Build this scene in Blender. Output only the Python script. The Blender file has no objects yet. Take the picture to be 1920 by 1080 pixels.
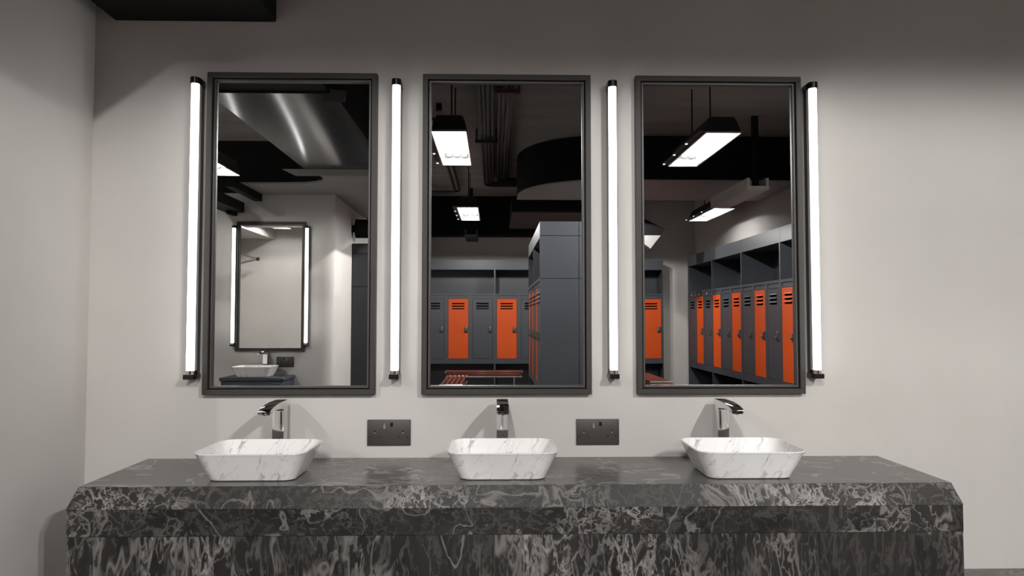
import bpy, bmesh, math, random
from mathutils import Vector, Matrix, Euler
random.seed(4)
C = bpy.context.scene.collection
sc = bpy.context.scene
PI = math.pi

# ------------------------------------------------------------------ materials
def new_mat(name):
    m = bpy.data.materials.new(name); m.use_nodes = True
    nt = m.node_tree; nt.nodes.clear()
    out = nt.nodes.new('ShaderNodeOutputMaterial')
    b = nt.nodes.new('ShaderNodeBsdfPrincipled')
    nt.links.new(b.outputs[0], out.inputs[0])
    return m, nt, b

def N(nt, t, **kw):
    n = nt.nodes.new(t)
    for k, v in kw.items():
        if k in n.inputs: n.inputs[k].default_value = v
        else: setattr(n, k, v)
    return n

def coords(nt, scale=(1, 1, 1), rot=(0, 0, 0), kind='Object'):
    tc = nt.nodes.new('ShaderNodeTexCoord'); mp = nt.nodes.new('ShaderNodeMapping')
    mp.inputs['Scale'].default_value = scale; mp.inputs['Rotation'].default_value = rot
    nt.links.new(tc.outputs[kind], mp.inputs[0])
    return mp.outputs[0]

def ramp(nt, fac, stops):
    r = nt.nodes.new('ShaderNodeValToRGB')
    e = r.color_ramp.elements
    while len(e) < len(stops): e.new(0.5)
    for i, (p, c) in enumerate(stops):
        e[i].position = p; e[i].color = (*c, 1) if len(c) == 3 else c
    nt.links.new(fac, r.inputs[0]); return r.outputs[0]

def math_(nt, op, a, b=None, clamp=False):
    n = nt.nodes.new('ShaderNodeMath'); n.operation = op; n.use_clamp = clamp
    for i, v in enumerate((a, b)):
        if v is None: continue
        if isinstance(v, (int, float)): n.inputs[i].default_value = v
        else: nt.links.new(v, n.inputs[i])
    return n.outputs[0]

def mix(nt, fac, a, b):
    n = nt.nodes.new('ShaderNodeMix'); n.data_type = 'RGBA'
    for s, v in ((0, fac), (6, a), (7, b)):
        if isinstance(v, (int, float)): n.inputs[s].default_value = v
        elif isinstance(v, tuple): n.inputs[s].default_value = (*v, 1) if len(v) == 3 else v
        else: nt.links.new(v, n.inputs[s])
    return n.outputs[2]

def bump(nt, b, h, strength=.1, dist=.01):
    n = nt.nodes.new('ShaderNodeBump'); n.inputs['Strength'].default_value = strength; n.inputs['Distance'].default_value = dist
    nt.links.new(h, n.inputs['Height']); nt.links.new(n.outputs[0], b.inputs['Normal'])

def noisy(name, c1, c2, scale=3., rough=.6, metal=0., detail=4., bumps=0., spec=.5, stretch=(1, 1, 1)):
    m, nt, b = new_mat(name)
    v = coords(nt, stretch)
    n = N(nt, 'ShaderNodeTexNoise', Scale=scale, Detail=detail, Roughness=.6)
    nt.links.new(v, n.inputs['Vector'])
    col = ramp(nt, n.outputs['Fac'], [(.3, c1), (.7, c2)])
    nt.links.new(col, b.inputs['Base Color'])
    b.inputs['Roughness'].default_value = rough; b.inputs['Metallic'].default_value = metal
    b.inputs['Specular IOR Level'].default_value = spec
    if bumps:
        n2 = N(nt, 'ShaderNodeTexNoise', Scale=scale * 12, Detail=3.)
        nt.links.new(v, n2.inputs['Vector']); bump(nt, b, n2.outputs['Fac'], bumps, .002)
    return m

def emit(name, col, s):
    m = bpy.data.materials.new(name); m.use_nodes = True
    nt = m.node_tree; nt.nodes.clear()
    out = nt.nodes.new('ShaderNodeOutputMaterial'); e = nt.nodes.new('ShaderNodeEmission')
    e.inputs[0].default_value = (*col, 1); e.inputs[1].default_value = s
    nt.links.new(e.outputs[0], out.inputs[0]); return m

def vein_layer(nt, vec, scale, warp_scale, warp, sharp, detail=3.):
    w = N(nt, 'ShaderNodeTexNoise', Scale=warp_scale, Detail=4.); nt.links.new(vec, w.inputs['Vector'])
    sub = nt.nodes.new('ShaderNodeVectorMath'); sub.operation = 'SUBTRACT'; nt.links.new(w.outputs['Color'], sub.inputs[0]); sub.inputs[1].default_value = (.5, .5, .5)
    ml = nt.nodes.new('ShaderNodeVectorMath'); ml.operation = 'SCALE'; nt.links.new(sub.outputs[0], ml.inputs[0]); ml.inputs['Scale'].default_value = warp
    ad = nt.nodes.new('ShaderNodeVectorMath'); ad.operation = 'ADD'; nt.links.new(vec, ad.inputs[0]); nt.links.new(ml.outputs[0], ad.inputs[1])
    n = N(nt, 'ShaderNodeTexNoise', Scale=scale, Detail=detail, Roughness=.55); nt.links.new(ad.outputs[0], n.inputs['Vector'])
    d = math_(nt, 'ABSOLUTE', math_(nt, 'SUBTRACT', n.outputs['Fac'], .5))
    v = math_(nt, 'SUBTRACT', 1., math_(nt, 'MULTIPLY', d, sharp), clamp=True)
    return math_(nt, 'POWER', v, 2.)

def warp(nt, vec, scale, amt, detail=3.):
    w = N(nt, 'ShaderNodeTexNoise', Scale=scale, Detail=detail); nt.links.new(vec, w.inputs['Vector'])
    sub = nt.nodes.new('ShaderNodeVectorMath'); sub.operation = 'SUBTRACT'; nt.links.new(w.outputs['Color'], sub.inputs[0]); sub.inputs[1].default_value = (.5, .5, .5)
    ml = nt.nodes.new('ShaderNodeVectorMath'); ml.operation = 'SCALE'; nt.links.new(sub.outputs[0], ml.inputs[0]); ml.inputs['Scale'].default_value = amt
    ad = nt.nodes.new('ShaderNodeVectorMath'); ad.operation = 'ADD'; nt.links.new(vec, ad.inputs[0]); nt.links.new(ml.outputs[0], ad.inputs[1])
    return ad.outputs[0]

def smooth(nt, x, a, b):
    n = nt.nodes.new('ShaderNodeMapRange'); n.interpolation_type = 'SMOOTHSTEP'
    n.inputs[1].default_value = a; n.inputs[2].default_value = b
    nt.links.new(x, n.inputs[0]); return n.outputs[0]

def ridge(nt, vec, scale, detail, width, rough=.55):
    n = N(nt, 'ShaderNodeTexNoise', Scale=scale, Detail=detail, Roughness=rough); nt.links.new(vec, n.inputs['Vector'])
    d = math_(nt, 'ABSOLUTE', math_(nt, 'SUBTRACT', n.outputs['Fac'], .5))
    return smooth(nt, d, width, 0.)

def dark_marble(name, stretch=(1, 1, 1), rot=(0, 0, 0), light=(.30, .28, .265), mid=(.03, .0275, .0255), dark=(.012, .011, .0102), rough=.45, spec=.35, amount=1., seed=(0, 0, 0), cl=(.50, .72), vw=1., cloudy=1., fa=.72, ha=.55, ta=.42):
    m, nt, b = new_mat(name)
    vec = coords(nt, stretch, rot)
    off = nt.nodes.new('ShaderNodeVectorMath'); off.operation = 'ADD'; nt.links.new(vec, off.inputs[0]); off.inputs[1].default_value = seed; vec = off.outputs[0]
    base = N(nt, 'ShaderNodeTexNoise', Scale=7., Detail=7., Roughness=.65, Distortion=.6); nt.links.new(vec, base.inputs['Vector'])
    col = ramp(nt, base.outputs['Fac'], [(.36, dark), (.66, mid)])
    wv = warp(nt, vec, 3.2, .35); wv = warp(nt, wv, 14., .07)
    patch = N(nt, 'ShaderNodeTexNoise', Scale=3.0, Detail=3., Roughness=.5); nt.links.new(wv, patch.inputs['Vector'])
    pm = smooth(nt, patch.outputs['Fac'], cl[0], cl[1])                    # where veins crowd together
    thick = ridge(nt, wv, 3.4, 3., .012 * vw)
    fine = ridge(nt, wv, 11., 4., .030 * vw)
    hair = ridge(nt, warp(nt, vec, 20., .06), 26., 3., .045 * vw)
    frost = N(nt, 'ShaderNodeTexNoise', Scale=30., Detail=6., Roughness=.7, Distortion=1.2); nt.links.new(wv, frost.inputs['Vector'])
    fr = math_(nt, 'MULTIPLY', smooth(nt, frost.outputs['Fac'], .50, .70), smooth(nt, patch.outputs['Fac'], cl[0] + .06, cl[1] + .02))
    pl = math_(nt, 'ADD', math_(nt, 'MULTIPLY', pm, .85), .13)
    v = math_(nt, 'MULTIPLY', thick, ta)
    v = math_(nt, 'MAXIMUM', v, math_(nt, 'MULTIPLY', math_(nt, 'MULTIPLY', fine, pl), fa))
    v = math_(nt, 'MAXIMUM', v, math_(nt, 'MULTIPLY', math_(nt, 'MULTIPLY', hair, pl), ha))
    v = math_(nt, 'ADD', v, math_(nt, 'MULTIPLY', fr, .75 * cloudy), clamp=True)
    v = math_(nt, 'MULTIPLY', v, amount)
    nt.links.new(mix(nt, v, col, light), b.inputs['Base Color'])
    b.inputs['Roughness'].default_value = rough; b.inputs['Specular IOR Level'].default_value = spec
    return m

def white_marble(name):
    m, nt, b = new_mat(name)
    vec = coords(nt, (1, 1, 1), (0, math.radians(-24), 0))
    mp = nt.nodes.new('ShaderNodeMapping'); mp.inputs['Scale'].default_value = (1, .8, .20); nt.links.new(vec, mp.inputs[0])
    vec = warp(nt, mp.outputs[0], 9., .035)
    thin = ridge(nt, vec, 13., 3., .014)
    fine = ridge(nt, warp(nt, mp.outputs[0], 22., .02), 34., 3., .035)
    patch = N(nt, 'ShaderNodeTexNoise', Scale=16., Detail=2.); nt.links.new(mp.outputs[0], patch.inputs['Vector'])
    pm = smooth(nt, patch.outputs['Fac'], .42, .66)
    v = math_(nt, 'ADD', math_(nt, 'MULTIPLY', math_(nt, 'MULTIPLY', thin, math_(nt, 'ADD', pm, .12)), .62), math_(nt, 'MULTIPLY', math_(nt, 'MULTIPLY', fine, pm), .22), clamp=True)
    nt.links.new(mix(nt, v, (.90, .885, .875), (.19, .175, .17)), b.inputs['Base Color'])
    b.inputs['Roughness'].default_value = .07
    return m

def wood(name):
    m, nt, b = new_mat(name)
    v = coords(nt, (2, 24, 24))
    n = N(nt, 'ShaderNodeTexNoise', Scale=3., Detail=5.); nt.links.new(v, n.inputs['Vector'])
    nt.links.new(ramp(nt, n.outputs['Fac'], [(.3, (.07, .015, .009)), (.7, (.12, .028, .017))]), b.inputs['Base Color'])
    b.inputs['Roughness'].default_value = .35
    return m

WALL = noisy('plaster_grey', (.545, .52, .495), (.60, .575, .55), 1.6, .85, bumps=.04, spec=.25, detail=6)
BLACK = noisy('black_paint', (.0048, .0045, .0042), (.0065, .006, .0056), 3., .75, spec=.2)
CEIL = noisy('painted_concrete', (.22, .204, .19), (.30, .277, .26), 1.6, .8, bumps=.1, spec=.3, stretch=(.5, 2.5, 1))
FLOOR = noisy('floor_tile_grey', (.03, .029, .028), (.042, .04, .039), 2., .45)
SOFF = noisy('soffit_grey', (.30, .283, .268), (.34, .322, .305), 2., .55, spec=.4)
DUCTM = noisy('satin_duct_paint', (.030, .028, .026), (.036, .034, .032), 1.5, .17, spec=.75)
LIPM = noisy('duct_lip_grey', (.30, .285, .27), (.34, .32, .30), 1.5, .4)
FRAME = noisy('bronze_black_metal', (.040, .0365, .0335), (.045, .041, .0378), 6., .5, spec=.3)
FRAMEL = noisy('bronze_lip_metal', (.060, .055, .050), (.068, .062, .057), 6., .4, spec=.5)
LAMPM = noisy('lamp_black_chrome', (.035, .031, .03), (.05, .045, .042), 5., .22, metal=.8)
LAMPG = noisy('lamp_channel_grey', (.40, .39, .385), (.45, .44, .43), 5., .4)
CHROME = noisy('chrome', (.70, .685, .67), (.76, .745, .73), 4., .06, metal=1.)
STEEL = noisy('brushed_steel', (.45, .43, .42), (.52, .5, .48), 8., .3, metal=1.)
PLATE = noisy('socket_dark_plate', (.042, .038, .034), (.047, .043, .039), 9., .45)
PLATEL = noisy('socket_rocker', (.075, .07, .064), (.085, .08, .072), 9., .35)
HOLE = noisy('socket_hole_black', (.004, .004, .004), (.006, .006, .006), 9., .8)
SCREW = noisy('screw_pale', (.62, .6, .58), (.7, .68, .66), 9., .3, metal=.4)
ORANGE = noisy('locker_orange', (.44, .056, .006), (.49, .063, .007), 3., .5, spec=.25)
SLATE = noisy('locker_slate', (.036, .0395, .047), (.042, .046, .0545), 3., .42)
SLATEP = noisy('locker_panel_slate', (.034, .037, .043), (.038, .041, .048), 3., .4)
SLATED = noisy('tall_cabinet_slate', (.016, .0165, .018), (.019, .0195, .021), 3., .4)
NAVY = noisy('vanity_navy', (.030, .034, .048), (.036, .041, .058), 4., .4)
WOOD = wood('bench_wood_red')
HOOD = noisy('pendant_black', (.012, .011, .0105), (.016, .015, .014), 5., .5)
REFL = noisy('reflector_white', (.66, .66, .65), (.7, .7, .69), 5., .4)
TRAYM = noisy('tray_galvanised', (.58, .565, .55), (.64, .625, .61), 5., .5)
WHITE = noisy('grille_white', (.34, .33, .315), (.38, .37, .35), 5., .5)
PIPE = noisy('pipe_black', (.016, .015, .014), (.022, .020, .019), 5., .5)
RED = noisy('strut_dark_red', (.07, .018, .015), (.09, .024, .02), 5., .5)
BASIN = white_marble('white_marble')
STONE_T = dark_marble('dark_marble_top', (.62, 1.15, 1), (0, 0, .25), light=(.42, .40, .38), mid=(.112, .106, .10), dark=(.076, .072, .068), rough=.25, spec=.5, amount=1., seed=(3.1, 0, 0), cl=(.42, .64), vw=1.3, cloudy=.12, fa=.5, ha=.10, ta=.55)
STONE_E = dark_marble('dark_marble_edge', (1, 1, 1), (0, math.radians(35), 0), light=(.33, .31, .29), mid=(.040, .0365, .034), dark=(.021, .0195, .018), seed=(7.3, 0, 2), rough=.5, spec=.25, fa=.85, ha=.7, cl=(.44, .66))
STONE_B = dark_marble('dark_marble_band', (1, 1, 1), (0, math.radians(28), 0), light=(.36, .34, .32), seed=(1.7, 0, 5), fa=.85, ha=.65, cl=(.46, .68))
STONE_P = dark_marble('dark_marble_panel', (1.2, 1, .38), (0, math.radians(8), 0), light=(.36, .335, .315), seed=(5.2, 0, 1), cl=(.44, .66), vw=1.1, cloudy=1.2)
m, nt, b = new_mat('mirror_glass'); MIRROR = m
b.inputs['Base Color'].default_value = (.74, .74, .735, 1); b.inputs['Metallic'].default_value = 1; b.inputs['Roughness'].default_value = 0.
TUBE = emit('wall_tube_glow', (1, .985, .975), 8.)
PTUBE = emit('pendant_tube_glow', (1, .985, .97), 15.)
DOTM = emit('vent_hole_glow', (1, .98, .96), 1.5)

# ------------------------------------------------------------------ mesh helpers
class B:
    def __init__(s): s.bm = bmesh.new()
    def _merge(s, t):
        me = bpy.data.meshes.new('tmp'); t.to_mesh(me); t.free(); s.bm.from_mesh(me); bpy.data.meshes.remove(me)
    def box(s, x0, x1, y0, y1, z0, z1, bev=0., seg=1):
        t = bmesh.new(); bmesh.ops.create_cube(t, size=1)
        for v in t.verts: v.co = ((x0 + x1) / 2 + v.co.x * (x1 - x0), (y0 + y1) / 2 + v.co.y * (y1 - y0), (z0 + z1) / 2 + v.co.z * (z1 - z0))
        if bev: bmesh.ops.bevel(t, geom=t.edges[:], offset=bev, segments=seg, affect='EDGES', profile=.5)
        bmesh.ops.recalc_face_normals(t, faces=t.faces[:])
        s._merge(t); return s
    def hull(s, loops, smooth=False, cap0=True, cap1=True):
        """loft closed loops of equal length"""
        t = bmesh.new(); rows = [[t.verts.new(p) for p in l] for l in loops]
        n = len(rows[0])
        for a, b_ in zip(rows, rows[1:]):
            for i in range(n):
                f = t.faces.new((a[i], a[(i + 1) % n], b_[(i + 1) % n], b_[i])); f.smooth = smooth
        if cap0: t.faces.new(rows[0][::-1])
        if cap1: t.faces.new(rows[-1])
        bmesh.ops.recalc_face_normals(t, faces=t.faces[:])
        s._merge(t); return s
    def prism(s, poly, axis, a, b_, smooth=False):
        def P(p, w):
            return {'x': (w, p[0], p[1]), 'y': (p[0], w, p[1]), 'z': (p[0], p[1], w)}[axis]
        return s.hull([[P(p, a) for p in poly], [P(p, b_) for p in poly]], smooth)
    def tube(s, pts, r, n=12, caps=True, smooth=True):
        pts = [Vector(p) for p in pts]; loops = []; ref = None
        for i, p in enumerate(pts):
            d = (pts[min(i + 1, len(pts) - 1)] - pts[max(i - 1, 0)]).normalized()
            if ref is None: ref = d.orthogonal().normalized()
            ref = (ref - d * ref.dot(d)).normalized(); q = d.cross(ref)
            loops.append([tuple(p + (ref * math.cos(k * 2 * PI / n) + q * math.sin(k * 2 * PI / n)) * r) for k in range(n)])
        return s.hull(loops, smooth, caps, caps)
    def cyl(s, c, r, h, axis='z', n=24, r2=None):
        r2 = r if r2 is None else r2; L = []
        for w, rr in ((0, r), (h, r2)):
            l = []
            for k in range(n):
                a = k * 2 * PI / n; u, v = rr * math.cos(a), rr * math.sin(a)
                l.append({'x': (c[0] + w, c[1] + u, c[2] + v), 'y': (c[0] + u, c[1] + w, c[2] + v), 'z': (c[0] + u, c[1] + v, c[2] + w)}[axis])
            L.append(l)
        return s.hull(L, True)
    def quad(s, *p):
        s.bm.faces.new([s.bm.verts.new(q) for q in p]); return s
    def mesh(s, name):
        me = bpy.data.meshes.new(name); s.bm.to_mesh(me); s.bm.free(); return me

def obj(name, b, mat, parent=None, loc=None):
    me = b.mesh(name) if isinstance(b, B) else b
    if not me.materials: me.materials.append(mat)
    for p in me.polygons:
        pass
    try:
        me.set_sharp_from_angle(angle=math.radians(38))
    except Exception: pass
    o = bpy.data.objects.new(name, me); C.objects.link(o)
    if parent is not None: o.parent = parent
    if loc is not None: o.location = loc
    return o

def tag(o, label, cat, group=None):
    o['label'] = label; o['category'] = cat
    if group: o['group'] = group
    return o

def thing(name, label, cat, loc=(0, 0, 0), rotz=0., group=None):
    o = bpy.data.objects.new(name, None); C.objects.link(o); o.empty_display_size = .1
    o.location = loc; o.rotation_euler = (0, 0, rotz)
    return tag(o, label, cat, group)

def struct(name, b, mat):
    o = obj(name, b, mat); o['kind'] = 'structure'; return o

def dup(root, loc, rotz=0., label=None, group=None):
    r = root.copy(); C.objects.link(r); r.location = loc; r.rotation_euler = (0, 0, rotz)
    if label: r['label'] = label
    if group: r['group'] = group
    for ch in list(root.children):
        c = ch.copy(); C.objects.link(c); c.parent = r
        for g in list(ch.children):
            d = g.copy(); C.objects.link(d); d.parent = c
    return r

def rrect(w, d, r, z, cx=0., cy=0., n=8):
    pts = []
    for sx, sy, a0 in ((1, 1, 0), (-1, 1, PI / 2), (-1, -1, PI), (1, -1, 1.5 * PI)):
        for k in range(n + 1):
            a = a0 + k * PI / 2 / n
            pts.append((cx + sx * (w / 2 - r) + r * math.cos(a), cy + sy * (d / 2 - r) + r * math.sin(a), z))
    return pts

def Y(D): return 2.48 - D       # distance measured in the mirrors -> place in the room
CH = 3.29                       # ceiling height

# ------------------------------------------------------------------ the setting
struct('floor', B().box(-4.4, 3.6, Y(12.6), 2.2, -.1, 0), FLOOR)
struct('ceiling', B().box(-4.4, 3.6, Y(12.6), 2.2, CH, CH + .1), CEIL)
struct('wall_front', B().box(-1.50, 3.6, 0, .15, 0, CH), WALL)
struct('wall_nook_front', B().box(-4.35, -1.38, 2.0, 2.15, 0, CH), WALL)
struct('wall_nook_right', B().box(-1.50, -1.38, .15, 2.0, 0, CH), WALL)
struct('wall_left', B().box(-1.50, -1.372, -1.0, 0, 0, CH), WALL)
struct('wall_right', B().box(3.435, 3.55, Y(12.6), .0, 0, CH), WALL)
struct('wall_back', B().box(-1.5, 3.435, Y(12.56), Y(12.42), 0, CH), WALL)
struct('wall_far_left', B().box(-4.35, -4.2, Y(8.4), 2.0, 0, CH), WALL)
struct('trim_6', B().box(-4.2, -3.59, .2, 2.0, 2.557, CH), WALL)
# partition opposite the mirrors, with its rounded corner and the wall that runs back from it
D0 = 6.2
poly = [(-4.2, Y(D0)), (-1.46, Y(D0))]
for k in range(1, 9):
    a = k / 8 * PI / 2
    poly.append((-1.46 + .10 * math.sin(a), Y(D0) - .05 * (1 - math.cos(a))))
poly += [(-1.36, Y(12.42)), (-1.48, Y(12.42)), (-1.48, Y(D0 + .3)), (-1.52, Y(D0 + .12)), (-4.2, Y(D0 + .12))]
struct('wall_opposite', B().prism(poly, 'z', 0, 2.33), WALL)
struct('trim_1', B().box(-4.2, -1.36, Y(8.4), Y(8.3), 0, CH), BLACK)      # dark wall at the end of the left passage
struct('trim_2', B().box(-1.36, 1.9, Y(12.42), Y(12.0), 2.655, CH), BLACK)  # dark downstand over the back lockers
# dropped soffit in front of the opposite wall: black edge, grey underside
pl = [(-.8, Y(5.386)), (-1.29, Y(5.386)), (-1.285, Y(5.45)), (-1.30, Y(5.53)), (-1.335, Y(5.60)), (-1.39, Y(5.65)), (-1.48, Y(5.69)), (-1.62, Y(5.71)),
      (-2.0, Y(5.72)), (-2.0, Y(6.2)), (-1.36, Y(6.2)), (-1.36, Y(7.6)), (-.8, Y(7.6))]
struct('trim_3', B().prism(pl, 'z', 2.335, 2.62), BLACK)
struct('trim_4', B().prism([(x, y) for x, y in pl], 'z', 2.32, 2.335), SOFF)
struct('trim_5', B().box(-2.03, -1.97, Y(6.19), Y(5.5), 2.26, 2.32), BLACK)

# ------------------------------------------------------------------ ducts and services overhead
def duct(name, label, parts):
    name = 'ceiling_duct'
    t = thing(name, label, 'duct')
    for n, b_, m_ in parts: obj(n, b_, m_, t)
    return t
duct('air_duct', 'black square duct box fixed to the mirror wall above the left mirror', [
    ('duct_box', B().box(-1.305, -.755, -.79, -.001, 2.292, 2.75, .004), BLACK),
    ('end_flange', B().box(-1.315, -.745, -.802, -.79, 2.285, 2.76, .003), BLACK)])
t = duct('air_duct', 'wide satin grey duct running back from the square duct box', [
    ('duct_casing', B().box(-1.365, -.93, Y(3.54), Y(3.29), 2.375, 3.2).box(-1.40, -.93, Y(5.37), Y(3.54), 2.375, 3.2), BLACK),
    ('bottom_panel', B().prism([(-1.365, 2.368), (-.80, 2.368), (-.789, 2.3745), (-1.365, 2.3745)], 'y', Y(3.54), Y(3.29)).prism([(-1.40, 2.368), (-.80, 2.368), (-.789, 2.3745), (-1.40, 2.3745)], 'y', Y(5.37), Y(3.54)), DUCTM),
    ('front_lip', B().prism([(-1.57, 2.37), (-.79, 2.37), (-.79, 2.322), (-1.47, 2.322)], 'y', Y(5.385), Y(5.372)), LIPM),
    ('side_panel', B().box(-3.0, -1.40, Y(3.70), Y(3.53), 2.368, 2.376), DUCTM)])
pl = [(3.40, Y(7.94)), (1.20, Y(7.94))]
for k in range(1, 13):
    a = k / 12 * PI / 2
    pl.append((1.20 - .92 * math.sin(a), Y(7.94) - 1.05 * (1 - math.cos(a))))
pl += [(.28, Y(9.26)), (3.40, Y(9.26))]
duct('air_duct', 'big black curved duct crossing the locker room under the ceiling', [
    ('duct_casing', B().prism(pl, 'z', 2.80, 3.28), BLACK),
    ('bottom_panel', B().prism(pl, 'z', 2.785, 2.80), SOFF)])
duct('air_duct', 'low black plenum box above the locker island', [
    ('duct_box', B().box(.22, 1.22, Y(11.1), Y(9.4), 2.66, 2.86, .006), BLACK),
    ('bottom_panel', B().box(.22, 1.22, Y(11.1), Y(9.4), 2.64, 2.66), PIPE),
    ('hanger_rod', B().cyl((.30, Y(9.5), 2.86), .012, CH - 2.86), PIPE),
    ('hanger_rod', B().cyl((1.1, Y(9.5), 2.86), .012, CH - 2.86), PIPE)])
# gabled air outlet hanging past the plenum: black hood, pale pointed face below
t = thing('supply_grille', 'black hanging air outlet with a pale pointed face below, at left edge of right mirror', 'grille', (1.96, Y(10.0), 2.40))
obj('grille_hood', B().prism([(-.06, .20), (0.02, .29), (.40, .11), (.335, .02), (-.06, .02)], 'y', -.22, .0), BLACK, t)
obj('grille_face', B().hull([[(-.05, -.20, .0195), (.325, -.20, .0195), (.19, -.20, -.16)], [(-.055, .0, .0195), (.333, .0, .0195), (.19, .0, -.165)]]), WHITE, t)
obj('hanger_rod', B().cyl((0, -.1, .25), .012, CH - 2.651), PIPE, t)

def cable_tray(label, x0, x1, ynear, yfar, zb, hang):
    t = thing('cable_tray', label, 'cable tray', ((x0 + x1) / 2, ynear, zb))
    w = (x1 - x0) / 2; L = yfar - ynear
    obj('tray', B().box(-w, w, L, 0, 0, .012).box(-w, -w + .028, L, 0, .012, .115).box(w - .028, w, L, 0, .012, .115).box(-w - .001, w + .001, .0, .006, -.001, .035), TRAYM if hang > 0 else HOOD, t)
    obj('hanger_rod', B().box(-.028, .028, -.10, -.05, .02, CH - zb - .001), BLACK, t)
    obj('cable', B().tube([(.05, -.02, .03), (.055, L * .5, .03), (.05, L, .03)], .012), BLACK, t)
    return t
cable_tray('steel cable tray hung by a black post beside the right pendant', 2.485, 2.70, Y(7.08), Y(8.3), 2.54, 1)
cable_tray('dark cable tray hung over the back locker row', -.465, -.27, Y(11.2), Y(11.98), 2.53, 0)
t = thing('cable_tray', 'black cable tray end above the small mirror at the far left', 'cable tray', (-2.20, Y(6.0), 2.165))
obj('tray', B().box(-.08, .08, -.198, .55, 0, .085, .004), BLACK, t)
obj('bracket', B().box(-.02, .02, -.198, -.05, -.03, 0, .002), BLACK, t)

def pipe_run(label, xs, far, z, near, elbow):
    t = thing('ceiling_pipes', label, 'pipes')
    for i, x in enumerate(xs):
        r = .019 if i % 2 == 0 else .015
        yb = Y(far) + i * .07; e = elbow
        pts = [(x, near, z), (x, yb, z)] + [(x + e * .14 * (1 - math.cos(a)), yb - .14 * math.sin(a), z) for a in (PI / 8, PI / 4, 3 * PI / 8, PI / 2)] + [(x + e * 1.0, yb - .14, z)]
        obj('pipe', B().tube(pts, r, 10), PIPE, t)
    return t
t = pipe_run('left bundle of four black ceiling pipes with a grey strut clamp', (-.14, -.10, -.065, -.025), 10.4, 3.2, -.4, 1)
obj('strut_clamp', B().box(-.21, .03, Y(7.70) - .03, Y(7.70), 3.14, 3.175).box(-.205, -.185, Y(7.7) - .025, Y(7.7), 3.17, CH - .001).box(.005, .025, Y(7.7) - .025, Y(7.7), 3.17, CH - .001), PIPE, t)
t = pipe_run('right bundle of four black ceiling pipes with a dark red strut clamp', (.04, .075, .12, .15), 10.1, 3.2, -.4, 1)
obj('strut_clamp', B().box(-.0, .21, Y(5.98) - .03, Y(5.98), 3.14, 3.175).box(0, .02, Y(5.98) - .025, Y(5.98), 3.17, CH - .001).box(.19, .21, Y(5.98) - .025, Y(5.98), 3.17, CH - .001), RED, t)
pipe_run('pair of black ceiling pipes bending left above the far bench', (-.60, -.53), 11.0, 3.2, Y(7.0), -1)
t = thing('junction_box', 'small black box on the ceiling beside the middle pendant', 'box', (-.527, Y(6.8), CH))
obj('box_body', B().box(-.025, .025, -.025, .025, -.06, -.001, .004), BLACK, t); obj('box_lid', B().box(-.028, .028, -.028, .028, -.08, -.06, .003), PIPE, t)
t = thing('ceiling_speaker', 'small dark speaker box tilted at the corner of the grey duct', 'speaker', (-.775, Y(3.42), 2.34), math.radians(-14))
obj('speaker_body', B().box(-.04, .07, -.10, .10, -.02, .10, .004), BLACK, t); obj('bracket', B().box(-.01, .01, -.01, .01, .09, .2), HOOD, t)
t = thing('wall_speaker', 'round black speaker high on the wall beside the tall cabinet', 'speaker', (-1.36, Y(7.0), 2.13))
obj('speaker_body', B().cyl((.03, 0, 0), .09, .13, 'x', 28), BLACK, t); obj('bracket', B().box(0.0, .035, -.03, .03, -.03, .03), BLACK, t)

# ------------------------------------------------------------------ pendants
def SPOT_DATA(e=92):
    if ('spot', e) not in CACHE:
        d = bpy.data.lights.new('pendant_spot', 'SPOT'); d.energy = e; d.color = (1, .985, .965)
        d.spot_size = math.radians(164.2); d.spot_blend = .095; d.shadow_soft_size = .012
        CACHE[('spot', e)] = d
    return CACHE[('spot', e)]
CACHE = {}
def make_pendant(label, loc):
    t = thing('pendant_light', label, 'pendant light', loc, 0, 'black linear pendants over the locker room')
    W, L = .275, 1.225
    def loop(w, l, z, r=.02): return rrect(w, l, r, z, n=3)
    obj('hood', B().hull([loop(W, L, 0), loop(W + .004, L + .004, .012), loop(W - .01, L - .02, .03), loop(W - .04, L - .045, .09), loop(W - .075, L - .065, .128), loop(W - .12, L - .2, .145)][::1], True, False, True), HOOD, t)
    r = obj('reflector', B().hull([loop(W - .012, L - .012, .001), loop(W - .03, L - .04, .03), loop(W - .05, L - .05, .08), loop(W - .09, L - .07, .121)], True, False, True), REFL, t)
    obj('rim', B().box(-W / 2 - .004, W / 2 + .004, -L / 2 - .004, -L / 2 + .008, -.004, .008).box(-W / 2 - .004, W / 2 + .004, L / 2 - .008, L / 2 + .004, -.004, .008)
        .box(-W / 2 - .004, -W / 2 + .008, -L / 2, L / 2, -.004, .008).box(W / 2 - .008, W / 2 + .004, -L / 2, L / 2, -.004, .008), STEEL, t)
    for x in (-.068, 0, .068):
        tb = obj('lamp_tube', B().tube([(x, -L / 2 + .065, .086), (x, L / 2 - .065, .086)], .021, 12), PTUBE, t)
        for s_ in (-1, 1): obj('tube_holder', B().box(x - .024, x + .024, s_ * (L / 2 - .056) - .010, s_ * (L / 2 - .056) + .010, .064, .108, .003), STEEL, tb)
    for y in (-.22, .22):
        ld = SPOT_DATA(); lo = bpy.data.objects.new('lamp_light', ld); C.objects.link(lo); lo.parent = t; lo.location = (0, y, .02)
    for y in (-.27, .27):
        obj('hanging_wire', B().cyl((0, y, .13), .006, CH - loc[2] - .131, n=8), BLACK, t)
    rl = obj('side_rail', B().box(-W / 2 - .055, -W / 2 - .004, -L / 2, L / 2, .012, .022, .002), HOOD, t)
    for y in (-.58, -.2, .2):
        obj('vent_hole', B().cyl((-W / 2 - .04, y, .006), .011, .008, n=12), DOTM, rl)
    return t
zp = 2.68
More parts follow.
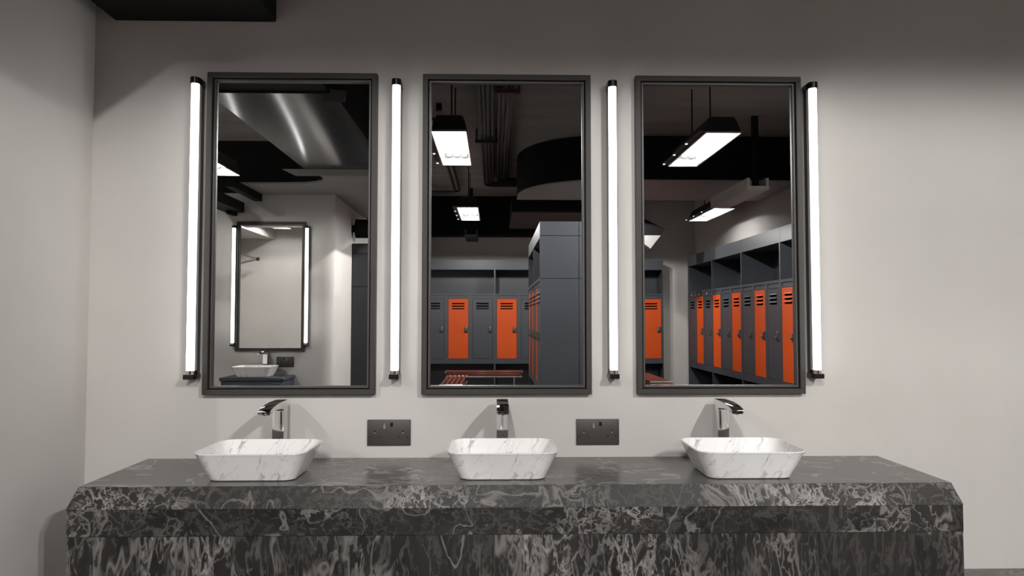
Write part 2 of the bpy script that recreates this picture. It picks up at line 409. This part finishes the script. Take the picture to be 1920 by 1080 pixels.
PL = [('black pendant in the middle mirror, nearer and larger of the two', -.347, 6.055),
      ('black pendant in the middle mirror over the back lockers, the smaller one', -.347, 9.83),
      ('black pendant in the right mirror, nearer and larger of the two', 1.735, 6.05),
      ('black pendant in the right mirror above the right locker row', 2.935, 9.82),
      ('black pendant cut by the left mirror edge above the partition', -2.642, 6.6),
      ('black pendant in the side nook, glimpsed in the small mirror reflection', -3.33, 1.48),
      ('unseen black pendant added over the right aisle to light the back and right walls', 1.57, 9.83),  # unseen in every mirror, added for the light on back and right walls
      ('unseen black pendant added behind the left wall end to light the opposite wall', -2.642, 2.83)]  # added lamp out of all views, brightens the opposite wall
WATT = {0: 74, 1: 76, 2: 116, 3: 6, 5: 9, 6: 105, 7: 84}
p0 = None
for i, (lb, x, D) in enumerate(PL):
    if p0 is None: p0 = pn = make_pendant(lb, (x, Y(D), zp))
    else: pn = dup(p0, (x, Y(D), zp), 0, lb)
    for ch in pn.children:
        if ch.type == 'LIGHT' and i in WATT: ch.data = SPOT_DATA(WATT[i])

# ------------------------------------------------------------------ mirrors
def make_mirror(label, loc, rotz=0.):
    t = thing('wall_mirror', label, 'mirror', loc, rotz, 'framed mirrors over the basins')
    W, H = .5754, 1.093
    def ring(w, h, f, y0, y1, bev=.0015):
        return (B().box(-w / 2, w / 2, y0, y1, h / 2 - f, h / 2, bev).box(-w / 2, w / 2, y0, y1, -h / 2, -h / 2 + f, bev)
                .box(-w / 2, -w / 2 + f, y0, y1, -h / 2 + f - .001, h / 2 - f + .001, bev).box(w / 2 - f, w / 2, y0, y1, -h / 2 + f - .001, h / 2 - f + .001, bev))
    obj('frame', ring(W, H, .0185, -.03, -.0005), FRAME, t)
    obj('inner_lip', ring(W - .043, H - .043, .007, -.022, -.006, .001), FRAMEL, t)
    obj('backing', B().box(-W / 2 + .005, W / 2 - .005, -.008, -.001, -H / 2 + .005, H / 2 - .005), BLACK, t)
    obj('mirror_glass', B().box(-W / 2 + .0245, W / 2 - .0245, -.0100, -.0082, -H / 2 + .0245, H / 2 - .0245), MIRROR, t)
    return t
zm = 1.5607
m0 = make_mirror('left of the three tall black framed mirrors, above the left basin', (.0408 - .7306, 0, zm))
dup(m0, (.0408, 0, zm), 0, 'middle of the three tall black framed mirrors, above the central basin')
dup(m0, (.0408 + .7306, 0, zm), 0, 'right of the three tall black framed mirrors, above the right basin')
dup(m0, (-1.886, Y(D0), 1.54), PI, 'small looking framed mirror on the opposite wall, seen inside the left mirror')

# ------------------------------------------------------------------ wall lamps
def make_lamp(label, loc, rotz=0.):
    t = thing('wall_lamp', label, 'wall lamp', loc, rotz, 'vertical tube lamps beside the mirrors')
    def dshape(w, d, n=10):
        return [(-w / 2, -.001), (-w / 2, -d + w / 2)] + [(-w / 2 * math.cos(k * PI / n), -d + w / 2 - w / 2 * math.sin(k * PI / n)) for k in range(1, n)] + [(w / 2, -d + w / 2), (w / 2, -.001)]
    obj('back_channel', B().box(-.0135, .0135, -.026, -.001, 1.085, 2.062, .001), LAMPM, t)
    obj('side_strip', B().box(-.0142, .0142, -.045, -.027, 1.10, 2.06, .001), LAMPG, t)
    obj('lamp_tube', B().tube([(0, -.047, 1.0965), (0, -.047, 2.062)], .0130, 20), TUBE, t)
    obj('top_cap', B().prism(dshape(.0318, .066), 'z', 2.058, 2.0795), LAMPM, t)
    obj('chrome_collar', B().cyl((0, -.047, 1.083), .0142, .014), CHROME, t)
    obj('bottom_cap', B().box(-.0165, .0165, -.0655, -.001, 1.0685, 1.0845, .001), LAMPM, t)
    return t
l0 = None
for x, lb in ((-1.009, 'glowing vertical tube lamp at far left, left of the left mirror'),
              (-.334, 'glowing vertical tube lamp between left and middle mirrors'),
              (.4005, 'glowing vertical tube lamp between middle and right mirrors'),
              (1.091, 'glowing vertical tube lamp at far right, right of the right mirror')):
    if l0 is None: l0 = make_lamp(lb, (x, 0, 0))
    else: dup(l0, (x, 0, 0), 0, lb)
dup(l0, (-2.188, Y(D0), -.03), PI, 'tube lamp on the opposite wall, left of its mirror in the reflection')
dup(l0, (-1.580, Y(D0), -.03), PI, 'tube lamp on the opposite wall, right of its mirror in the reflection')

# ------------------------------------------------------------------ vanity counter
ct = .7992
t = thing('vanity_counter', 'long dark veined marble counter with chamfered edge under the three mirrors', 'counter')
xl, xr, yf = -1.163, 1.313, -.41
c = .0215
def cl(x0, x1, y, z): return [(x0, -.0005, z), (x0, y, z), (x1, y, z), (x1, -.0005, z)]
bb = B().hull([cl(xl + .0, xr - .0, yf, ct - .001), cl(xl, xr, yf, ct)])
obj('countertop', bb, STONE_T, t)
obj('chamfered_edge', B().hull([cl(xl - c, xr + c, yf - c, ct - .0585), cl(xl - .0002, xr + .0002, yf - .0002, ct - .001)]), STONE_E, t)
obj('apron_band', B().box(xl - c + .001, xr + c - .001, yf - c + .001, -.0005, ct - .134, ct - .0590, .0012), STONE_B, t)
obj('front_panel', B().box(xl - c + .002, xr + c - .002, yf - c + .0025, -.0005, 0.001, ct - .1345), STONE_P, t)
t = thing('stone_ledge', 'low dark stone ledge on the wall right of the marble counter', 'ledge', (1.36, 0, 0))
obj('ledge_top', B().box(0, 1.3, -.40, -.001, .385, .415, .002), STONE_T, t)
obj('ledge_base', B().box(.02, 1.28, -.37, -.001, .001, .385), STONE_P, t)

# ------------------------------------------------------------------ basins, taps, sockets
def make_basin(label, loc, rotz=0.):
    t = thing('vessel_basin', label, 'basin', loc, rotz, 'white marble vessel basins')
    H = .0845; W, D = .327, .270
    L = []
    for w, d, r, z in ((.238, .182, .030, 0.), (.250, .194, .033, .003), (.262, .206, .036, .016), (.288, .232, .042, .042), (.318, .262, .049, .076), (W, D, .051, H - .002), (W - .001, D - .001, .051, H),
                       (W - .010, D - .010, .047, H), (W - .013, D - .013, .046, H - .003), (.286, .229, .042, .050), (.262, .205, .040, .026), (.244, .187, .036, .0135), (.20, .15, .03, .0105), (.05, .05, .0249, .008), (.046, .046, .0229, .008)):
        L.append(rrect(w, d, r, z, n=8))
    obj('bowl', B().hull(L, True), BASIN, t)
    obj('waste', B().cyl((0, 0, .008), .0215, .004, r2=.019), CHROME, t)
    return t
yb = -.256
b0 = make_basin('white marble vessel basin under the left mirror', (.024 - .7306, yb, ct))
dup(b0, (.024, yb, ct), 0, 'white marble vessel basin under the middle mirror')
dup(b0, (.024 + .7306, yb, ct), 0, 'white marble vessel basin under the right mirror')

def make_tap(label, loc, rotz=0.):
    t = thing('basin_tap', label, 'tap', loc, rotz, 'tall chrome taps behind the basins')
    h = .2025
    # side profile in (y, z): column at the back, flat spout reaching forward with a drooping tip
    prof = [(.0, 0.002), (.0, h), (-.085, h - .0008), (-.120, h - .003), (-.150, h - .0068), (-.172, h - .0112), (-.182, h - .0145), (-.187, h - .0185), (-.187, h - .0275),
            (-.164, h - .0275), (-.162, h - .0215), (-.110, h - .0205), (-.056, h - .025), (-.045, h - .028), (-.040, h - .034), (-.040, .002)]
    w = .0188
    tb = bmesh.new()
    a = [tb.verts.new((-w, y, z)) for y, z in prof]; bq = [tb.verts.new((w, y, z)) for y, z in prof]
    n = len(prof)
    for i in range(n): tb.faces.new((a[i], a[(i + 1) % n], bq[(i + 1) % n], bq[i]))
    tb.faces.new(a[::-1]); tb.faces.new(bq)
    bmesh.ops.recalc_face_normals(tb, faces=tb.faces[:])
    bmesh.ops.bevel(tb, geom=[e for e in tb.edges if abs(e.verts[0].co.x - e.verts[1].co.x) < 1e-6], offset=.0009, segments=2, affect='EDGES', profile=.5)
    bb = B(); bb._merge(tb)
    obj('tap_body', bb, CHROME, t)
    obj('aerator', B().cyl((0, -.1755, h - .0305), .0075, .004), CHROME, t)
    obj('tip_band', B().box(-.0192, .0192, -.1875, -.166, h - .0225, h - .0200, .0004), LAMPM, t)
    obj('base_ring', B().box(-.022, .022, -.044, .004, .0, .003, .001), CHROME, t)
    return t
yt = -.050
t0 = make_tap('tall chrome tap behind the left basin', (.0255 - .7306, yt, ct))
dup(t0, (.0255, yt, ct), 0, 'tall chrome tap behind the middle basin')
dup(t0, (.0255 + .7306, yt, ct), 0, 'tall chrome tap behind the right basin')

def make_socket(label, loc, rotz=0., group='dark double wall sockets'):
    t = thing('wall_socket', label, 'socket', loc, rotz, group)
    obj('plate', B().box(-.073, .073, -.0075, -.0005, -.0435, .0435, .0018, 2), PLATE, t)
    for sx in (-1, 1):
        cx = sx * .0475
        for dx, z, w, h in ((0, .0035, .0042, .008), (-.0135, -.0135, .0070, .0032), (.0135, -.0135, .0070, .0032)):
            obj('pin_slot', B().box(cx + dx - w / 2, cx + dx + w / 2, -.0079, -.0073, z - h / 2, z + h / 2), HOLE, t)
        obj('screw', B().cyl((cx, -.0082, -.0010), .0018, .001, 'y', 12), SCREW, t)
    obj('switch', B().hull([[(-.0195, -.0075, .011), (-.0095, -.0075, .011), (-.0095, -.0075, .034), (-.0195, -.0075, .034)], [(-.0185, -.0125, .0125), (-.0105, -.0125, .0125), (-.0105, -.0082, .033), (-.0185, -.0082, .033)]]), PLATEL, t)
    obj('switch', B().hull([[(.0045, -.0075, .020), (.0135, -.0075, .020), (.0135, -.0075, .034), (.0045, -.0075, .034)], [(.0055, -.0080, .021), (.0125, -.0080, .021), (.0125, -.0105, .033), (.0055, -.0105, .033)]]), HOLE, t)
    return t
s0 = make_socket('dark double socket on the wall between left and middle basins', (-.357, 0, .8845))
dup(s0, (.351, 0, .8845), 0, 'dark double socket on the wall between middle and right basins')

# ------------------------------------------------------------------ vanity on the opposite wall
yo = Y(D0)
t = thing('vanity_cabinet', 'navy vanity cabinet on the opposite wall, reflected in the left mirror', 'cabinet', (-1.930, yo, 0))
obj('cabinet_body', B().box(-.245, .245, .001, .325, .08, .771, .003), NAVY, t)
obj('plinth', B().box(-.23, .23, .001, .29, .001, .08), NAVY, t)
obj('cabinet_top', B().box(-.255, .255, .001, .34, .772, .799, .004), NAVY, t)
dr = obj('drawer', B().box(-.20, .235, .325, .343, .50, .755, .003), NAVY, t)
obj('handle', B().box(-.06, .06, .343, .358, .70, .712, .002), STEEL, dr)
dr = obj('drawer', B().box(-.20, .235, .325, .343, .30, .49, .003), NAVY, t)
obj('handle', B().box(-.06, .06, .343, .358, .44, .452, .002), STEEL, dr)
dup(b0, (-1.945, yo + .197, .799), PI, 'white marble vessel basin on the navy vanity cabinet')
dup(t0, (-1.915, yo + .008, .799), PI, 'chrome tap behind the basin on the navy vanity cabinet')
dup(s0, (-1.760, yo, .905), PI, 'dark socket plate beside the navy vanity basin')

# wall bracket seen in the double reflection
t = thing('wall_bracket', 'dark triangular wall bracket seen in the small mirror reflection', 'bracket', (-4.2, 1.35, 2.10))
obj('mount_plate', B().box(0.001, .012, -.03, .03, -.09, .25, .002), HOOD, t)
obj('rail', B().tube([(.01, 0, .22), (.56, 0, .08)], .014).tube([(.01, 0, -.06), (.56, 0, .08)], .014).tube([(.26, 0, .002), (.26, 0, .158)], .010), STEEL, t)
obj('end_knob', B().cyl((.55, 0, .08), .026, .04, 'x', 16), HOOD, t)

# ------------------------------------------------------------------ lockers
ZR, ZD0, ZD1, ZS, ZF, ZT = .530, .616, 1.592, 1.679, 2.090, 2.232     # rail, door, shelf, fascia, top
DEP = .41
def door_mesh(key, w):
    k = ('door', key, round(w, 4))
    if k in CACHE: return CACHE[k]
    h = ZD1 - ZD0; b_ = B(); th = .018
    sx0, sx1 = -.10 * w / .327, .105 * w / .327
    zs = [h - .172, h - .130, h - .088]; sh = .029
    b_.box(-w / 2, sx0, 0, th, 0, h).box(sx1, w / 2, 0, th, 0, h)
    b_.box(sx0, sx1, 0, th, 0, zs[0])
    for i, z in enumerate(zs):
        top = zs[i + 1] if i < 2 else h
        b_.box(sx0, sx1, 0, th, z + sh, top)
        b_.hull([[(sx0, 0, z + sh + .004), (sx1, 0, z + sh + .004), (sx1, .002, z + sh), (sx0, .002, z + sh)],
                 [(sx0, -.009, z + sh - .006), (sx1, -.009, z + sh - .006), (sx1, -.0075, z + sh - .009), (sx0, -.0075, z + sh - .009)]])
    CACHE[k] = b_.mesh('door'); return CACHE[k]
def once(k, f):
    if k not in CACHE: CACHE[k] = f()
    return CACHE[k]

def carcass(n, p):
    W = n * p; t_ = .018; b_ = B()
    b_.box(0, W, .012, DEP, .001, .07)                                   # plinth
    b_.box(0, W, .0, DEP, .07, .088)
    b_.box(0, t_ * .7, 0, DEP, .088, ZT - .001).box(W - t_ * .7, W, 0, DEP, .088, ZT - .001)
    b_.box(0, W, DEP - .012, DEP, .07, ZT - .001)                            # back
    b_.box(.0126, W - .0126, 0, DEP - .012, ZR, ZR + .02)
    b_.box(.0126, W - .0126, 0.001, .024, ZR + .02, ZD0 - .004)                 # bottom rail
    b_.box(.0126, W - .0126, .024, .034, ZR + .02, ZD0 + .01)
    b_.box(.0126, W - .0126, 0.0, DEP - .012, ZS - .016, ZS)                # cubby floor
    b_.box(.0126, W - .0126, .001, .024, ZS - .030, ZS - .016)
    b_.box(.0126, W - .0126, .001, .024, ZD1 + .004, ZD1 + .018)
    b_.box(.0126, W - .0126, .012, .024, ZD1 + .018, ZS - .030)             # recessed plate strip
    m_ = (p - .327 * p / .402) / 2 - .004
    for k in range(n + 1):
        x = k * p
        x0, x1 = max(.0126, x - m_), min(W - .0126, x + m_)
        b_.box(x0, x1, .0015, .024, ZD0 - .004, ZD1 + .004)
        b_.box(x0, x1, .0015, .024, ZD1 + .018, ZS - .030)
    for k in range(1, n):
        b_.box(k * p - .006, k * p + .006, .024, DEP - .012, ZR + .02, ZS - .016)
    b_.box(.0126, W - .0126, .0, DEP - .012, ZF - .016, ZF)
    b_.box(.0126, W - .0126, .001, .02, ZF, ZT - .002)                          # fascia
    b_.box(0, W, 0.001, DEP, ZT - .002, ZT)
    return b_.mesh('carcass')

def handle_mesh():
    b_ = B(); b_.hull([[(-.03, 0, -.048), (.03, 0, -.048), (.03, 0, .048), (-.03, 0, .048)], [(-.028, -.010, -.046), (.028, -.010, -.046), (.028, -.010, .046), (-.028, -.010, .046)], [(-.018, -.016, -.036), (.018, -.016, -.036), (.018, -.016, .036), (-.018, -.016, .036)]])
    b_.box(-.012, .024, -.034, -.012, -.03, -.008, .003)
    return b_.mesh('handle')

def locker_unit(label, loc, rotz, n, p, orange, tags=()):
    t = thing('locker_unit', label, 'lockers', loc, rotz, 'slate locker units with orange doors')
    obj('carcass', once(('carc', n, p), lambda: carcass(n, p)), SLATE, t)
    w = .327 * p / .402
    for k in range(n):
        o = orange(k)
        d = obj('door', door_mesh('o' if o else 's', w), ORANGE if o else SLATE, t, (k * p + p / 2, .0045, ZD0))
        if o: d['label'] = 'orange door'
        obj('handle', once('handle', handle_mesh), STEELD, d, (-w / 2 + .035, 0, .47))
        if k in tags:
            obj('number_tag', once('numtag', lambda: B().box(-.012, .012, -.004, 0, -.014, .014, .001).mesh('number_tag')), WHITE, d, (0.02, -.008, ZD1 - ZD0 + .035))
    return t
STEELD = noisy('handle_dark', (.055, .05, .047), (.075, .07, .064), 8., .4, metal=.4)

P1 = .402
names = ['slate and orange locker unit on the right wall, nearest the mirrors', 'slate and orange locker unit on the right wall, second from the mirrors',
         'slate and orange locker unit on the right wall, third from the mirrors', 'slate and orange locker unit on the right wall, in the far corner']
y0 = Y(11.22 - 12 * P1)
for i in range(4):
    lu = locker_unit(names[i], (3.0, y0 - i * 3 * P1, 0), -PI / 2, 3, P1, (lambda k, i=i: (i * 3 + k) % 2 == 0), tags=(() if i < 3 else (0, 1, 2)))
obj('end_panel', B().box(3 * P1 + .001, 3 * P1 + .04, 0, .41, .001, ZT, .002), SLATEP, lu)
# back row
P2 = .398; yb2 = Y(12.0)
for x1, n, lb in ((0., 3, 'slate and orange locker unit on the back wall, behind the far bench at left'),
                  (3 * P2, 3, 'slate and orange locker unit on the back wall, partly behind the locker island'),
                  (6 * P2, 3, 'slate and orange locker unit on the back wall, hidden behind the island end'),
                  (7 * P2, 1, 'single width locker with orange door at right end of the back row')):
    k0 = round(x1 / P2)
    locker_unit(lb, (x1, yb2, 0), PI, n, P2, (lambda k, k0=k0: (k0 - 1 - k) % 2 == 0))
# island, two units back to back with end panels toward the mirrors
yi = Y(7.185)
locker_unit('locker unit of the island, near half facing the left aisle', (.4455, yi - .022, 0), -PI / 2, 3, P1, lambda k: k % 2 == 1)
locker_unit('locker unit of the island, far half facing the left aisle', (.4455, yi - .022 - 3 * P1, 0), -PI / 2, 3, P1, lambda k: k % 2 == 0)
locker_unit('locker unit of the island, near half facing the right aisle', (.4455 + 2 * DEP + .004, yi - .022 - 3 * P1, 0), PI / 2, 3, P1, lambda k: k % 2 == 1)
locker_unit('locker unit of the island, far half facing the right aisle', (.4455 + 2 * DEP + .004, yi - .022 - 6 * P1, 0), PI / 2, 3, P1, lambda k: k % 2 == 0)
t = thing('end_panelling', 'slate end panelling of the locker island facing the mirrors', 'panel', (.4455, yi, 0))
for z0, z1 in ((.001, ZS - .016), (ZS - .012, ZF - .002), (ZF + .002, ZT)):
    obj('panel', B().box(.0, .385, -.021, -.001, z0, z1, .0015), SLATEP, t)
    obj('panel', B().box(.389, .435, -.021, -.001, z0, z1, .0015), SLATEP, t)
    obj('panel', B().box(.439, .824, -.021, -.001, z0, z1, .0015), SLATEP, t)
# tall cabinet against the wall left
yc = Y(6.95)
t = thing('tall_cabinet', 'tall slate cabinet end at the right edge of the left mirror', 'cabinet', (-1.355, yc, 0))
obj('cabinet_body', B().box(0, .37, -1.2, -.020, .001, 1.98, .002), SLATE, t)
for z0, z1 in ((.001, 1.570), (1.574, 1.884), (1.888, 1.983)):
    obj('end_panel', B().box(0.0, .385, -.019, 0, z0, z1, .0015), SLATED, t)
for y in (-.40, -.79, -1.18):
    d = obj('door', B().box(.37, .388, y, y + .37, .10, 1.95, .002), SLATE, t)
    obj('handle', B().box(.388, .404, y + .04, y + .07, 1.0, 1.12, .003), STEELD, d)

# ------------------------------------------------------------------ benches
def make_bench(label, loc, rotz, L=1.36):
    t = thing('slatted_bench', label, 'bench', loc, rotz, 'slatted changing room benches')
    W = .275
    for k in range(5):
        y = -W / 2 + .026 + k * .0556
        obj('slat', B().box(-L / 2 + .012, L / 2 - .012, y - .021, y + .021, .478, .50, .004), WOOD, t)
    for s in (-1, 1):
        x = s * (L / 2 - .006)
        obj('end_bar', B().tube([(x, -W / 2, .488), (x, W / 2, .488)], .013, 10), STEEL, t)
        xx = s * (L / 2 - .12)
        obj('leg_frame', B().tube([(xx, -W / 2 + .03, .001), (xx, -W / 2 + .03, .463), (xx, W / 2 - .03, .463), (xx, W / 2 - .03, .001)], .012, 8), STEEL, t)
    obj('front_slat', B().box(-L / 2 + .03, L / 2 - .03, W / 2 - .01, W / 2 + .008, .43, .475, .004), WOOD, t)
    obj('rail', B().tube([(-L / 2 + .01, W / 2, .422), (L / 2 - .01, W / 2, .422)], .009, 8).tube([(-L / 2 + .01, -W / 2, .422), (L / 2 - .01, -W / 2, .422)], .009, 8), STEEL, t)
    return t
k0 = make_bench('red slatted bench running along the back locker row', (-.155, Y(10.80), 0), 0, 1.13)
k1 = make_bench('red slatted bench pointing toward the mirrors, left of the island', (-.51, Y(9.25), 0), PI / 2)
dup(k1, (2.045, Y(9.62), 0), PI / 2, 'red slatted bench before the right lockers, the farther one')
dup(k1, (1.98, Y(7.95), 0), PI / 2, 'red slatted bench before the right lockers, the nearer one')

# ------------------------------------------------------------------ world, camera
w = bpy.data.worlds.new('World'); sc.world = w; w.use_nodes = True
w.node_tree.nodes['Background'].inputs[0].default_value = (1, .98, .96, 1); w.node_tree.nodes['Background'].inputs[1].default_value = 0.
cd = bpy.data.cameras.new('camera'); cam = bpy.data.objects.new('camera', cd); C.objects.link(cam)
R = Vector((.999719829, -.0236678607, .00031115737)); U = Vector((-.00129986, -.04176998, .99912641)); F = Vector((.02363419, .99884689, .04178905))
M = Matrix((R, U, -F)).transposed().to_4x4(); M.translation = Vector((0, -2.5, 1.27)); cam.matrix_world = M
cd.sensor_width = 36; cd.lens = 1368.2 / 1920 * 36; cd.clip_start = .02
sc.camera = cam
sc.view_settings.view_transform = 'Standard'; sc.view_settings.look = 'None'; sc.view_settings.gamma = 1; sc.view_settings.exposure = 0.2
sc.cycles.caustics_reflective = False; sc.cycles.caustics_refractive = False
